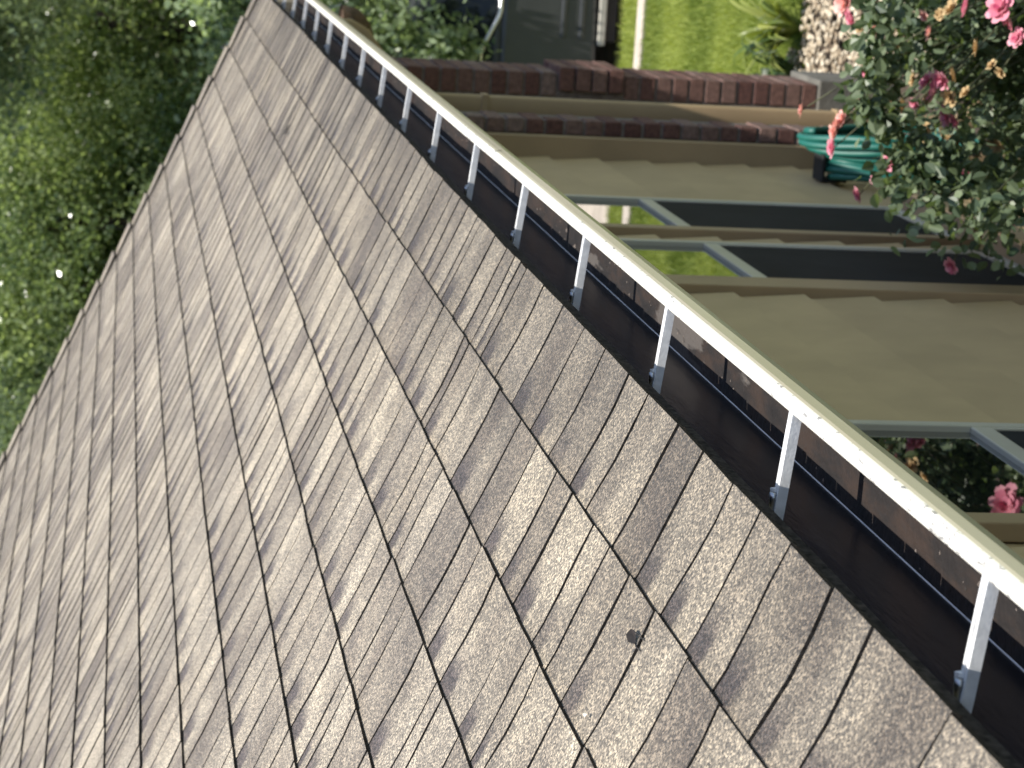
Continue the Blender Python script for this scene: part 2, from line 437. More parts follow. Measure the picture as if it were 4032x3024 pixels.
def gravel():
    b = MB(); base = []
    bm = bmesh.new(); bmesh.ops.create_icosphere(bm, subdivisions=1, radius=1)
    bv = np.array([v.co[:] for v in bm.verts]); bf = [tuple(v.index for v in f.verts) for f in bm.faces]; bm.free()
    for i in range(8500):
        x = random.uniform(8.2, 10.6); y = random.uniform(-1.0, .95)
        if y > .24 and x < 9.45: continue
        if x > 10.36+.2*(y > .25): continue
        s = random.uniform(.006, .016)
        e = np.array([random.uniform(1.0, 1.9), random.uniform(.8, 1.2), random.uniform(.45, .75)])*s
        a = random.uniform(0, math.pi); c, sn = math.cos(a), math.sin(a)
        q = bv*e*(1+RNG.normal(0, .09, bv.shape)); q = np.stack([q[:, 0]*c-q[:, 1]*sn, q[:, 0]*sn+q[:, 1]*c, q[:, 2]], 1)
        b.add(q+np.array([x, y, GZ+s*.35+random.uniform(0, .02)]), bf, 0, random.random())
    o = b.part('gravel', 'pebble_stone', None, True)
    tag(o, 'sunlit cream pebble gravel in the bed beside the lawn', 'gravel', kind='stuff')
gravel()

# ================================================================== HOUSE
YW = .450                  # wall sheathing plane, siding proud of it
house = empty('house', (3.0, .6, GZ), 'beige lap-sided house with brown asphalt shingle roof and brick piers', 'house')
XN = -2.4                  # near end of what is built
XE = 9.42                  # gable end wall
def house_shell():
    b = MB()
    b.box((XN, YW+.004, GZ-.02), (XE, 7.4, -.13))
    b.part('wall', 'beige_paint', house)
    g = MB()               # gable triangle
    yr = YE+34*EXPO*math.cos(SLOPE); zr = ZE+34*EXPO*math.sin(SLOPE)
    for x0, x1 in ((XE-.02, XE), (XN, XN+.02)):
        n = [(x0, .2, ZE-.05), (x0, 2*yr-.2, ZE-.05), (x0, yr, zr-.05), (x1, .2, ZE-.05), (x1, 2*yr-.2, ZE-.05), (x1, yr, zr-.05)]
        g.add(n, [(0, 2, 1), (3, 4, 5), (0, 1, 4, 3), (1, 2, 5, 4), (2, 0, 3, 5)])
    g.part('gable_wall', 'beige_paint', house)
    f = MB(); f.box((XN, YW-.05, GZ-.02), (8.98, YW+.0, -2.20)); f.part('foundation', 'foundation_concrete', house)
    f = MB(); f.box((XN, .109, -.135), (9.74, .130, ZE-.012)); f.part('fascia', 'soffit_paint', house)
    f = MB(); f.box((XN, .131, -.136), (9.74, YW-.002, -.124)); f.part('soffit', 'soffit_paint', house)
house_shell()

# ---- siding: every board a piece
SEXP = .1705
Z0 = -.949+SEXP*4          # a butt line
BANDS = []
def siding():
    wins = [(5.93, 6.585), (5.055, 5.80), (3.06, 3.80)]
    zt = -.137
    segs_full = [(XN, 7.497)]
    k = 0; zb = Z0
    while zb > -2.2:
        top = min(zb+SEXP+.018, zt); 
        if top-zb > .02:
            lo, hi = zb, zb+SEXP
            cut = hi > -1.70 and lo < -.19
            xs = [(XN, 3.06), (3.80, 5.055), (5.80, 5.88), (6.585, 7.497)] if cut else [(XN, 2.2), (2.204, 5.4), (5.404, 7.497)]
            for x0, x1 in xs:
                b = MB(); y0 = YW-.013; y1 = YW-.0035
                zz = max(zb, -2.2)
                # wedge board: thick butt below, thin edge above
                prof = [(YW-.001, zz), (y0-.004, zz), (y1, top), (YW+.002, top)]
                b.extrude_x(prof, x0, x1, 0, True)
                n = len(b.v)
                b.f += [(0, 1, 2, 3), (7, 6, 5, 4)]; b.m += [0, 0]; b.t += [.5, .5]; b.uv += [(0, 0)]*8
                b.part('siding_board', 'siding_paint', house)
        zb -= SEXP
siding()
def corner():
    b = MB(); b.box((7.50, .368, -2.45), (7.56, YW+.003, -.137)); b.part('corner_board', 'trim_paint', house, bevel=.002)
corner()

def window(name, xn, xf, casing):
    """sash window between xn (near) and xf (far), panes looking out to -y"""
    zt, zr, zb = -.20, -.897, -1.655
    w = MB(); yo = YW-.023; yi = YW+.02; fw = .026
    w.box((xf, yo, zb-fw), (xf+fw, yi, zt+fw)); w.box((xn-fw, yo+.004, zb-fw), (xn, yi, zt+fw))
    w.box((xn+.0005, yo, zt), (xf-.0005, yi, zt+fw)); w.box((xn+.0005, yo, zb-fw), (xf-.0005, yi, zb))
    root = w.part(name, 'vinyl_frame', house, bevel=.003)
    g = MB(); g.box((xn, YW-.010, zr+.02), (xf, YW-.006, zt)); g.part('pane', 'window_glass', root)
    g = MB(); g.box((xn, YW-.004, zb), (xf, YW+.002, zr)); g.part('pane', 'window_glass', root)
    g = MB(); g.box((xn, YW-.021, zr-.018), (xf, YW-.003, zr+.022)); g.part('meeting_rail', 'vinyl_frame', root, bevel=.003)
    g = MB(); g.box((xn+.012, YW-.017, zb+.022), (xf-.012, YW-.015, zr-.018)); g.part('insect_screen', 'insect_screen', root)
    g = MB()
    for a, b2 in (((xn, YW-.020, zb), (xf, YW-.013, zb+.022)), ((xf-.012, YW-.020, zb+.022), (xf, YW-.013, zr-.018)), ((xn, YW-.020, zb+.022), (xn+.012, YW-.013, zr-.018))): g.box(a, b2)
    g.part('screen_frame', 'vinyl_frame', root)
    g = MB(); g.box((xn-.075, YW-.075, zb-fw-.03), (xf+.06, YW-.001, zb-fw-.001)); g.part('sill', 'trim_paint', root, bevel=.004)
    c = MB(); c.box((xn-fw-casing, YW-.031, zb-fw), (xn-fw-.001, YW+.001, zt+.06)); c.part('casing', 'trim_paint', root, bevel=.003)
    return root
window('window', 5.985, 6.52, .055)
window('window', 5.215, 5.735, .12)
window('window', 3.20, 3.765, .055)

# ---- brick piers
def brick_mesh(lx, ly, lz):
    b = MB(); b.box((-lx/2, -ly/2, -lz/2), (lx/2, ly/2, lz/2))
    me = b.mesh('brick', ['fired_brick'])
    bm = bmesh.new(); bm.from_mesh(me); bmesh.ops.bevel(bm, geom=bm.edges[:], offset=.003, segments=1, affect='EDGES'); bm.to_mesh(me); bm.free()
    return me
BR_F = brick_mesh(.190, .092, .0577); BR_H = brick_mesh(.090, .092, .0577); BR_T = brick_mesh(.190, .050, .0577); BR_TH = brick_mesh(.090, .050, .0577)
CR = .0677
def pier(x0, x1, y0, y1, zb, zt, full, half, belt=None):
    c = MB(); c.box((x0+.006, y0+.006, zb), (x1-.006, YW+.02, zt)); p = c.part('brick_pier', 'mortar', house)
    z = zb+CR/2; row = 0; yc = (y0+y1)/2
    while z+CR/2 < zt:
        out = .024 if belt and belt[0] < z < belt[1] else 0
        x = x0; 
        lay = [half, full, half] if row % 2 else [full, full]
        for me in lay:
            L = .190 if me is full else .090
            if x+L > x1+.02: break
            place('brick', me, p, (x+L/2-out+random.uniform(-.002, .002), yc-out+random.uniform(-.0015, .0015), z), (0, random.uniform(-.006, .006), random.uniform(-.008, .008)))
            x += L+.010
        z += CR; row += 1
    return p
pier(7.564, 7.764, .317, .367, -2.40, -.137, BR_T, BR_TH)
pier(9.00, 9.40, .283, .375, -2.165, -.137, BR_F, BR_H, (-1.335, -1.085))
f = MB(); f.box((8.985, .262, GZ-.02), (9.415, YW+.02, -2.166)); f.part('pier_footing', 'foundation_concrete', house, bevel=.006)

# ---- roof
def rp(x, u, h):
    c, s = math.cos(SLOPE), math.sin(SLOPE)
    return (x, YE+u*c-h*s, ZE+u*s+h*c)
NC = 34
d = MB()
ridge = rp(0, NC*EXPO, 0)
yr, zr = ridge[1], ridge[2]
d.add([rp(XN, .01, -.004), rp(XRAKE-.03, .01, -.004), rp(XRAKE-.03, NC*EXPO, -.004), rp(XN, NC*EXPO, -.004),
       rp(XN, .01, -.030), rp(XRAKE-.03, .01, -.030), rp(XRAKE-.03, NC*EXPO, -.030), rp(XN, NC*EXPO, -.030)],
      [(0, 1, 2, 3), (4, 7, 6, 5), (0, 4, 5, 1), (1, 5, 6, 2), (3, 7, 4, 0)], 0)
bk = [(XN, yr, zr+.003), (XRAKE, yr, zr+.003), (XRAKE, 2*yr-YE, ZE), (XN, 2*yr-YE, ZE)]
d.add(bk+[(x, y, z-.03) for x, y, z in bk], [(3, 2, 1, 0), (4, 5, 6, 7), (0, 1, 5, 4), (2, 3, 7, 6)], 1, .4)
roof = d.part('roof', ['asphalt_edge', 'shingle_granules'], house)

def tab(b, e0, e1, n, T, tone, gap):
    """one laminated shingle tab of course n between two cut lines"""
    u0 = n*EXPO+random.gauss(0, .0007)+.0012*math.sin(e0[0]*2.3+n*1.7); u1 = (n+1)*EXPO+.034
    rows = [0, .22, .45, .68, 1.0]; vs = []; uv = []
    du = random.gauss(0, .0005); tilt = abs(random.gauss(.0016, .0005)); N = len(rows)
    for k, r in enumerate(rows):
        u = u0+(u1-u0)*r
        h = T*(1-r)*(1-.10*math.sin(r*math.pi))+.0006; cu = tilt*(.55+.9*min(r, .35)/.35*.5 if r < .35 else 1.0-.75*(r-.35)/.65)
        a = e0[0]+e0[1][k]+gap/2; c = e1[0]+e1[1][k]-gap/2
        ee = du if k == 0 else 0
        vs += [rp(a, u-ee, h+cu*.6+random.gauss(0, .0002)), rp(c, u+ee, max(.0002, h-cu*.5+random.gauss(0, .0002)))]
        vv = (u-n*EXPO)/EXPO
        uv += [(0, vv), (1, vv)]
    c, s = math.cos(SLOPE), math.sin(SLOPE); lowv = []
    for q in vs:           # drop to the sheet below along the roof normal
        dz = (q[2]-ZE)*c-(q[1]-YE)*s+.0032
        lowv.append((q[0], q[1]+dz*s, q[2]-dz*c))
    L = 2*N
    fs = [(2*k, 2*k+1, 2*k+3, 2*k+2) for k in range(N-1)]; mi = [0]*(N-1)
    fs += [(0, L, L+1, 1)]; mi += [1]
    for k in range(N-1):
        fs += [(2*k, 2*k+2, L+2+2*k, L+2*k)]; mi += [1]
        fs += [(2*k+1, L+1+2*k, L+3+2*k, 2*k+3)]; mi += [1]
    b.add(vs+lowv, fs, mi, tone, uv+uv)
def cut_line(x):
    sl = random.gauss(0, .003); bow = random.gauss(-.0075, .0024); b2 = random.gauss(.0012, .0020)
    return (x, [sl*r+bow*math.sin(math.pi*min(1, r*1.18))+b2*math.sin(2*math.pi*r)+random.gauss(0, .0006) for r in (0, .22, .45, .68, 1.0)])
TABS = []
for n in range(NC):
    x = XN+random.uniform(0, .12); e0 = cut_line(x)
    while x < XRAKE-.02:
        w = min(max(random.gauss(.118, .020), .070), .175)
        if random.random() < .05: w = .050
        x1 = min(x+w, XRAKE)
        if XRAKE-x1 < .04: x1 = XRAKE
        T = random.uniform(.0054, .0068); e1 = cut_line(x1)
        TABS.append((e0, e1, n, T, min(1, max(0, random.gauss(.5, .25))), random.uniform(.0022, .0032)))
        x = x1; e0 = e1
def tab_weight(t):
    px, py, w = to_px(rp((t[0][0]+t[1][0])/2, (t[2]+.5)*EXPO, 0))
    if w < .3 or not (-60 < px < IW+60 and -60 < py < IH+60): return 0
    return (t[1][0]-t[0][0])/w**2*(.5 if t[2] > 6 else 1)
order = sorted(range(len(TABS)), key=lambda i: -tab_weight(TABS[i]))
big = set(order[:300])
rest = MB()
for i, t in enumerate(TABS):
    if i in big:
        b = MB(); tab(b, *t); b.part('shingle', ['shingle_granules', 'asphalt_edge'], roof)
    else: tab(rest, *t)
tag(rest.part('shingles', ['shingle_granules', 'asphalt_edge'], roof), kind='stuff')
# lapped cap pieces along the rake
for n in range(NC):
    b = MB(); u0, u1 = n*EXPO-.004, (n+1)*EXPO+.03
    x0 = XRAKE-.085+random.gauss(0, .004); x1 = XRAKE+.012
    hA, hB = .0245+random.gauss(0, .001), .011
    T = .005
    vs = [rp(x0, u0, hA-.006), rp(x1, u0, hA), rp(x1, u1, hB), rp(x0, u1, hB-.004),
          rp(x0, u0, hA-.006-T), rp(x1, u0, -.03), rp(x1, u1, -.03), rp(x0, u1, hB-.004-T)]
    b.add(vs, [(0, 1, 2, 3), (4, 7, 6, 5), (0, 4, 5, 1), (1, 5, 6, 2), (2, 6, 7, 3), (3, 7, 4, 0)], [0, 1, 1, 0, 1, 1], random.uniform(.2, .7), [(v[0], .3) for v in vs])
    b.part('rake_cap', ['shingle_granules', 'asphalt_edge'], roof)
# drip edge under the first course
b = MB(); b.add([rp(XN, .010, -.0050), rp(XRAKE, .010, -.0050), rp(XRAKE, .05, -.0050), rp(XN, .05, -.0050),
                 (XN, YE+.013, ZE-.025), (XRAKE, YE+.013, ZE-.025)], [(0, 1, 2, 3), (1, 0, 4, 5)], 0)
b.part('drip_edge', 'asphalt_edge', roof)

# ================================================================== GUTTER
gutter = empty('rain_gutter', (4.0, .05, -.085), 'long beige metal rain gutter with bright lip and dark inside along the eave', 'gutter')
GX0, GX1 = XN, 9.80
YB, ZF = .107, -.082
def gutter_body():
    o = MB()
    outer = [(-.0172, -.0035), (-.0180, -.0070), (-.0180, -.0195), (-.0168, -.0220), (-.0140, -.0290), (-.0100, -.0370), (-.0040, -.0430), (.0060, -.0490),
             (.0170, -.0560), (.0250, -.0620), (.0320, -.0690), (.0345, -.0780), (.0355, ZF-.0012), (YB+.001, ZF-.0012), (YB+.001, .012)]
    o.extrude_x(outer, GX0, GX1, 0, False, 24)
    inner = [(-.0005, -.0110), (-.0150, -.0120), (-.0165, -.0190), (-.0155, -.0215), (-.0126, -.0285), (-.0086, -.0362), (-.0028, -.0420), (.0070, -.0480),
             (.0180, -.0548), (.0260, -.0608), (.0333, -.0680), (.0358, -.0770), (.0368, ZF+.0003), (YB-.0012, ZF+.0003), (YB-.0005, ZF+.0012), (YB-.0002, .012)]
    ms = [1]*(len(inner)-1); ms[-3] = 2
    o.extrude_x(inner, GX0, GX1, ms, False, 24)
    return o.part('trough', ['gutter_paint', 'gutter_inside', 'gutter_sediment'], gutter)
gutter_body()
def lip():
    o = MB()
    prof = [(-.0005, -.0110), (.0000, -.0030), (-.0008, -.0008), (-.0025, .0000), (-.0150, .0000), (-.0165, -.0010), (-.0172, -.0035)]
    nx = 90; rows = []
    # slight waviness of the thin metal
    for i in range(nx+1):
        x = GX0+(GX1-GX0)*i/nx
        dz = .0006*math.sin(x*3.1)+.0004*math.sin(x*7.7+1)
        rows.append([(x, y, z+dz*(1 if k in (2, 3, 4) else .3)) for k, (y, z) in enumerate(prof)])
    n = len(prof); vs = [p for r in rows for p in r]; fs = []
    for i in range(nx):
        for k in range(n-1): fs.append((i*n+k, i*n+k+1, (i+1)*n+k+1, (i+1)*n+k))
    o.add(vs, fs); return o.part('lip', 'lip_paint', gutter)
lip()
b = MB(); b.box((GX1, -.018, ZF-.002), (GX1+.0015, YB+.001, .004)); b.part('end_cap', 'gutter_paint', gutter)
b = MB(); b.extrude_x([(-.0192, -.012), (-.0187, .0006), (-.0120, .0009)], 3.86, 3.8645, 0); b.part('lip_seam', 'asphalt_edge', gutter)
b = MB(); b.extrude_x([(YB-.0020, ZF+.0010), (YB-.0012, ZF+.0018), (YB-.0008, ZF+.0019)], GX0, GX1, 0, False, 30); b.part('back_seam', 'galvanised', gutter)
def strap_mesh():
    b = MB(); w = .0062
    # folded strap: flat web with two raised ribs, rising gently to the fascia
    z0, z1 = -.0035, .0065
    L = .092
    prof = [(-w, -.0065), (-w, .0035), (-w+.004, .0035), (-w+.0045, .0008), (-.001, .0008), (.0, .0026), (.001, .0008), (w-.0045, .0008), (w-.004, .0035), (w, .0035), (w, -.004)]
    vs = []; ys = [-.002, .03, .062, L, L+.0138]
    for i, y in enumerate(ys):
        t = y/L; zz = z0+(z1-z0)*t; k = 1.0 if i < 4 else .95
        vs += [(px*k, y, zz+pz) for px, pz in prof]
    n = len(prof); fs = []
    for i in range(len(ys)-1):
        for k in range(n-1): fs.append((i*n+k, i*n+k+1, (i+1)*n+k+1, (i+1)*n+k))
    fs += [tuple(range(n)), tuple((len(ys)-1)*n+k for k in range(n))[::-1]]
    b.add(vs, fs); return b.mesh('hanger', ['galvanised'])
def clip_mesh():
    b = MB()
    b.add([(.004, .074, .002), (.0115, .075, .002), (.0115, .090, .004), (.004, .089, .004), (.0035, .075, .0105), (.0105, .076, .0115), (.0110, .088, .0100), (.004, .088, .0095)],
          [(0, 3, 2, 1), (4, 5, 6, 7), (0, 1, 5, 4), (1, 2, 6, 5), (2, 3, 7, 6), (3, 0, 4, 7)])
    return b.mesh('clip', ['galvanised'])
def screw_mesh():
    b = MB(); b.tube([(0, .078, .0065), (0, .084, .0068), (0, YB-.001, .0072)], [.0045, .0045, .0020], 6); return b.mesh('screw', ['screw_steel'], True)
SM, CM, KM = strap_mesh(), clip_mesh(), screw_mesh()
for k in range(-4, 17):
    x = HANG0+HSTEP*k+random.gauss(0, .004)
    if x > GX1-.03: continue
    h = place('hanger', SM, gutter, (x, 0, 0), (random.gauss(0, .006), 0, random.gauss(0, .02)))
    place('clip', CM, h, (x, 0, 0)); place('screw', KM, h, (x, 0, .004))
def downspout():
    b = MB(); x0 = 7.86; w2 = .031
    # oval-cornered leader: outlet, elbow back to the wall, long drop, shoe
    def ring(cx, cy, cz, hx, hy, tilt=0):
        pts = []
        for k in range(16):
            a = 2*math.pi*k/16; ca, sa = math.cos(a), math.sin(a)
            q = (abs(ca)**.35*math.copysign(1, ca)*hx, abs(sa)**.35*math.copysign(1, sa)*hy)
            pts.append((cx+q[0], cy+q[1]*math.cos(tilt), cz+q[1]*math.sin(tilt)))
        return pts
    path = [(x0, .072, ZF, 0), (x0, .072, -.13, .1), (x0, .095, -.17, .8), (x0, .27, -.30, .8), (x0, .311, -.35, .2), (x0, .311, -.60, 0), (x0, .312, -1.4, 0), (x0, .311, -2.30, 0), (x0, .300, -2.38, -.4), (x0, .20, -2.43, -.9)]
    vs = []; fs = []
    for cx, cy, cz, tl in path: vs += ring(cx, cy, cz, .026, .037, tl)
    for i in range(len(path)-1):
        for k in range(16): fs.append((i*16+k, i*16+(k+1) % 16, (i+1)*16+(k+1) % 16, (i+1)*16+k))
    b.add(vs, fs); dsp = b.part('downspout', 'trim_paint', gutter, True)
    for z in (-.62, -1.9):
        s = MB(); s.box((x0-.034, .270, z), (x0+.034, .3505, z+.022)); s.part('strap', 'trim_paint', dsp)
        s = MB(); s.box((x0-.02, .3505, z+.002), (x0+.02, YW, z+.02)); s.part('stand_off', 'trim_paint', dsp)
downspout()

def grit():
    b = MB(); rnd = random.Random(9)
    for i in range(420):
        x = rnd.uniform(1.2, 9.6); y = rnd.uniform(.045, YB-.004); r = rnd.uniform(.0006, .0019)*(1 if rnd.random() < .93 else 2.2)
        a = rnd.uniform(0, 3.1); c, sn = math.cos(a)*r, math.sin(a)*r
        b.add([(x+c*1.6, y+sn*1.6, ZF+.0005), (x-sn, y+c, ZF+.0005), (x-c*1.6, y-sn*1.6, ZF+.0005), (x+sn, y-c, ZF+.0005), (x, y, ZF+r)], [(0, 1, 4), (1, 2, 4), (2, 3, 4), (3, 0, 4)], rnd.choice((0, 0, 1)))
    tag(b.part('grit', ['mortar', 'dead_leaf'], gutter), kind='stuff')
grit()
# ---- bits lying on the roof
def debris(px, py, scale, name, label, kind):
    q = on_roof(px, py, .008)
    b = MB()
    if kind == 'leaf':
        c = [(-.011, 0, .002), (-.004, .007, .006), (.006, .006, .008), (.012, 0, .004), (.004, -.007, .005), (-.005, -.006, .004), (0, 0, .001)]
        b.add(c, [(0, 1, 6), (1, 2, 6), (2, 3, 6), (3, 4, 6), (4, 5, 6), (5, 0, 6)])
        b.tube([(-.010, -.001, .003), (-.020, -.004, .004), (-.032, -.010, .001)], .0009, 5)
        b.tube([(.004, -.005, .004), (-.008, -.012, .005), (-.020, -.018, .001)], .0008, 5)
    else:
        b.add([(-.004, -.002, 0), (.004, -.003, 0), (.003, .003, 0), (-.003, .002, 0), (0, 0, .004)], [(0, 1, 4), (1, 2, 4), (2, 3, 4), (3, 0, 4)])
    o = place(name, b.mesh(name, ['dead_leaf' if kind == 'leaf' else 'pale_crumb']), None, q, (SLOPE, 0, random.uniform(-.6, .6)), scale)
    tag(o, label, 'leaf' if kind == 'leaf' else 'debris')
debris(2500, 2510, .8, 'dead_leaf', 'curled dark dead leaf with stem on the second shingle course', 'leaf')
debris(1130, 525, 1.5, 'dead_leaf', 'small dark scrap of dead leaf lying far along the shingle roof', 'leaf')
debris(2305, 2815, .8, 'crumb', 'tiny pale chip lying on a shingle tab edge', 'crumb')

# ================================================================== GARDEN HOSE
def hose():
    hx, hy, hz = 7.12, .375, -1.61
    root = empty('garden_hose', (hx, hy, -2.25), 'coiled teal green garden hose hung on the beige wall by a brick pier', 'hose')
    b = MB(); pts = []
    turns = 9
    for i in range(turns*36):
        a = 2*math.pi*i/36; t = i/(turns*36)
        wob = .018*math.sin(i*.173)+.010*math.sin(i*.71)
        rx = .22+wob+.035*math.sin(t*9); rz = .25+wob*1.4+.03*math.sin(t*7+1)
        y = hy-.105+.140*t+.012*math.sin(i*.37)
        pts.append((hx+rx*math.sin(a), y, hz-.25+rz*math.cos(a)+(.03*math.sin(t*5))))
    pts += [(hx+.02, hy+.02, hz-.5), (hx-.05, hy-.03, hz-.68), (hx-.3, hy-.06, GZ+.02)]
    b.tube(pts, .0115, 8); b.part('coil', 'hose_rubber', root, True)
    c = MB(); c.box((hx-.05, hy-.08, hz-.004), (hx+.05, YW-.020, hz+.008)); c.box((hx-.05, YW-.028, hz-.08), (hx+.05, YW-.020, hz-.005))
    c.part('wall_bracket', 'black_plastic', root, bevel=.003)
hose()

# ================================================================== ROSE BUSH
def petal(b, base, out, up, size, curl, tone):
    side = out.cross(up); side.normalize()
    vs = []
    for r, wd, li in ((0, .18, 0), (.45, .52, .34), (.85, .50, .74), (1.05, .20, .92)):
        cup = curl*(r**2)
        p = base+out*(size*r*(1-.25*cup))+up*(size*(li*(1-cup*.4)))
        for s in (-1, 0, 1):
            vs.append(p+side*(s*wd*size)+up*(abs(s)*size*.13)+out*(-abs(s)*size*.05))
    fs = [(r*3+k, r*3+k+1, r*3+k+4, r*3+k+3) for r in range(3) for k in range(2)]
    b.add(vs, fs, 0, tone)
def bloom_mesh(mat, rnd, R=1.0, ragged=0.0):
    b = MB(); up = Vector((0, 0, 1))
    for ring, (n, sz, tilt, r0) in enumerate(((4, .50, 1.9, .03), (5, .62, 1.15, .06), (6, .78, .62, .10), (7, .88, .25, .13))):
        for k in range(n):
            a = 2*math.pi*(k+.37*ring)/n+rnd.uniform(-.2, .2)
            o = Vector((math.cos(a), math.sin(a), 0)); u2 = (up*tilt+o*.35).normalized()
            tl = tilt*(1+rnd.uniform(-ragged, ragged))
            o2 = (o+up*(.35*tl-.15)).normalized()
            petal(b, o*r0*R+up*(.05*(3-ring)), o2, u2, sz*R*(1+rnd.uniform(-.15-ragged*.4, .15)), rnd.uniform(.1, .7), min(1, max(0, rnd.gauss(.35+.15*ring, .2))))
    # green hip below
    return b.mesh('bloom', [mat], True)
def roses():
    BX, BY, BZ = 5.62, -.46, -1.95
    root = empty('rose_bush', (BX, BY, GZ), 'large pink rose bush with faded tan blooms in front of the windows', 'bush')
    rnd = random.Random(3)
    canes = MB(); ends = []
    for i in range(26):
        a = rnd.uniform(0, 2*math.pi); r = rnd.uniform(.12, .50); h = rnd.uniform(.55, 1.10)
        p0 = Vector((BX+rnd.gauss(0, .06), BY+rnd.gauss(0, .06), GZ)); p3 = Vector((BX+math.cos(a)*r*1.05, BY+math.sin(a)*r, GZ+h))
        pts = [p0.lerp(p3, t)+Vector((0, 0, .22*math.sin(t*math.pi)))+Vector((rnd.gauss(0, .015), rnd.gauss(0, .015), 0)) for t in (0, .25, .5, .75, 1)]
        canes.tube(pts, [.011, .009, .007, .005, .0035], 6); ends.append(pts)
    canes.part('cane', 'cane_green', root, True)
    # leaves: clumps of leaflets spread through the crown
    cl = []
    while len(cl) < 640:
        q = RNG.normal(size=3); q /= np.linalg.norm(q); rr = RNG.uniform(.35, 1.0)**.55
        c = np.array([BX, BY, BZ])+q*np.array([.70, .80, .66])*rr*(1+.12*math.sin(q[0]*5+q[1]*4))
        if c[2] < GZ+.25 or c[1] > YW-.12: continue
        cl.append(c)
    # sprays reaching the wall below the second window
    for px, py in ((3620, 830), (3720, 870), (3790, 830), (3880, 900), (3960, 930), (3930, 1020)):
        cl.append(on_x(px, py, 5.1))
    spr = [on_x(px, py, 5.3) for px, py in ((3440, 200), (3420, 300), (3400, 360), (3420, 430), (3460, 470), (3460, 110), (3450, 40), (3500, 250), (3500, 390), (3540, 500), (3600, 560), (3700, 600), (3800, 560), (3520, 640), (3540, 700), (3600, 730), (3640, 660), (3700, 760), (3760, 690), (3850, 780), (3900, 700), (3980, 820))]
    cl = np.array(cl); spr = np.array(spr)
    P = np.repeat(cl, 44, 0)+RNG.normal(0, .050, (len(cl)*44, 3))
    P = np.concatenate([P, np.repeat(spr, 46, 0)+RNG.normal(0, .030, (len(spr)*46, 3))])
    P = P[P[:, 1] < YW-.07]
    V = leaf_ovals(P, .034, .70, .25)
    t = np.clip(RNG.normal(.45, .27, len(P)), 0, 1); t = np.concatenate([t, t])
    tag(place('foliage', quads_mesh('foliage', V, t, 'rose_leaf'), root), kind='stuff')
    pinks = [bloom_mesh('petal_pink', rnd) for _ in range(3)]
    salm = [bloom_mesh('petal_salmon', rnd, 1.0, .2) for _ in range(2)]
    dry = [bloom_mesh('petal_dry', rnd, .9, .6) for _ in range(2)]
    def surf(px, py):
        # first meeting of the sight line with the crown ellipsoid
        dr = ray(px, py); best = None
        A = np.array([.80, .90, .80]); o = (CAM-np.array([BX, BY, BZ]))/A; q = dr/A
        a = q@q; bb = o@q; c = o@o-1; D = bb*bb-a*c
        t = (-bb-math.sqrt(D))/a if D > 0 else -bb/a
        return CAM+dr*t
    stems = MB()
    def put(px, py, me, s, name):
        p = surf(px, py)
        if p[1] > YW-.06: p = on_x(px, py, 5.1)
        c0 = Vector((BX, BY, BZ)); v = Vector(p); q = v.lerp(c0, .30/max(.3, (c0-v).length))
        stems.tube([v, v.lerp(q, .5)+Vector((0, 0, .02)), q-Vector((0, 0, .03))], [.0018, .0024, .003], 5)
        nrm = Vector(p-np.array([BX, BY, BZ])).normalized()*.6+Vector((-.45, -.15, .65))
        e = nrm.to_track_quat('Z', 'Y').to_euler(); 
        place(name, me, root, p, (e.x+rnd.gauss(0, .2), e.y+rnd.gauss(0, .2), rnd.uniform(0, 6)), s*.58)
    P1 = [(3360, 70, .036), (3810, 30, .028), (3945, 30, .046), (3965, 62, .030), (3425, 280, .040), (3655, 325, .036), (3690, 355, .042), (3712, 312, .034), (3605, 405, .020), (3730, 455, .030), (3765, 475, .024),
          (3285, 580, .036), (3450, 705, .022), (3750, 1045, .026), (3505, 640, .032), (3385, 765, .028), (4010, 150, .030), (3985, 90, .022)]
    P2 = [(3330, 12, .044), (3665, 125, .026), (3455, 320, .034), (3390, 395, .034), (3378, 410, .024), (3160, 432, .024), (3318, 470, .030), (3300, 505, .036), (3285, 520, .026), (3640, 60, .020)]
    P3 = [(3392, 112, .026), (3520, 190, .030), (3545, 175, .024), (3850, 185, .030), (3745, 40, .036), (3760, 285, .028), (3740, 380, .034), (3800, 370, .024), (3470, 355, .030), (3440, 420, .026), (3475, 455, .020), (3560, 420, .030),
          (3520, 400, .024), (3650, 510, .024), (3650, 400, .024), (3940, 280, .022), (3905, 260, .022), (3600, 315, .026), (3480, 250, .026), (3640, 540, .018), (3700, 60, .022), (3570, 640, .018), (3850, 620, .02)]
    for x, y, s in P1: put(x, y, rnd.choice(pinks), s, 'bloom')
    for x, y, s in P2: put(x, y, rnd.choice(salm), s, 'bloom')
    for x, y, s in P3: put(x, y, rnd.choice(dry), s, 'faded_bloom')
    stems.part('stem', 'cane_green', root, True)
    # blooms on the sides turned away from the camera (seen in the near window)
    for i in range(26):
        a = rnd.uniform(0, 6.28); el = rnd.uniform(-.1, 1.0)
        q = np.array([math.cos(a)*math.cos(el), math.sin(a)*math.cos(el), math.sin(el)])
        if q[1] < -.2 and q[0] < .2: continue
        p = np.array([BX, BY, BZ])+q*np.array([.74, .84, .72])
        if p[1] > YW-.1: continue
        px, py, w = to_px(p)
        e = Vector(q).to_track_quat('Z', 'Y').to_euler()
        nm, me = rnd.choice((('bloom', pinks[0]), ('faded_bloom', dry[0]), ('bloom', salm[0])))
        place(nm, me, root, p, e, rnd.uniform(.020, .03))
roses()

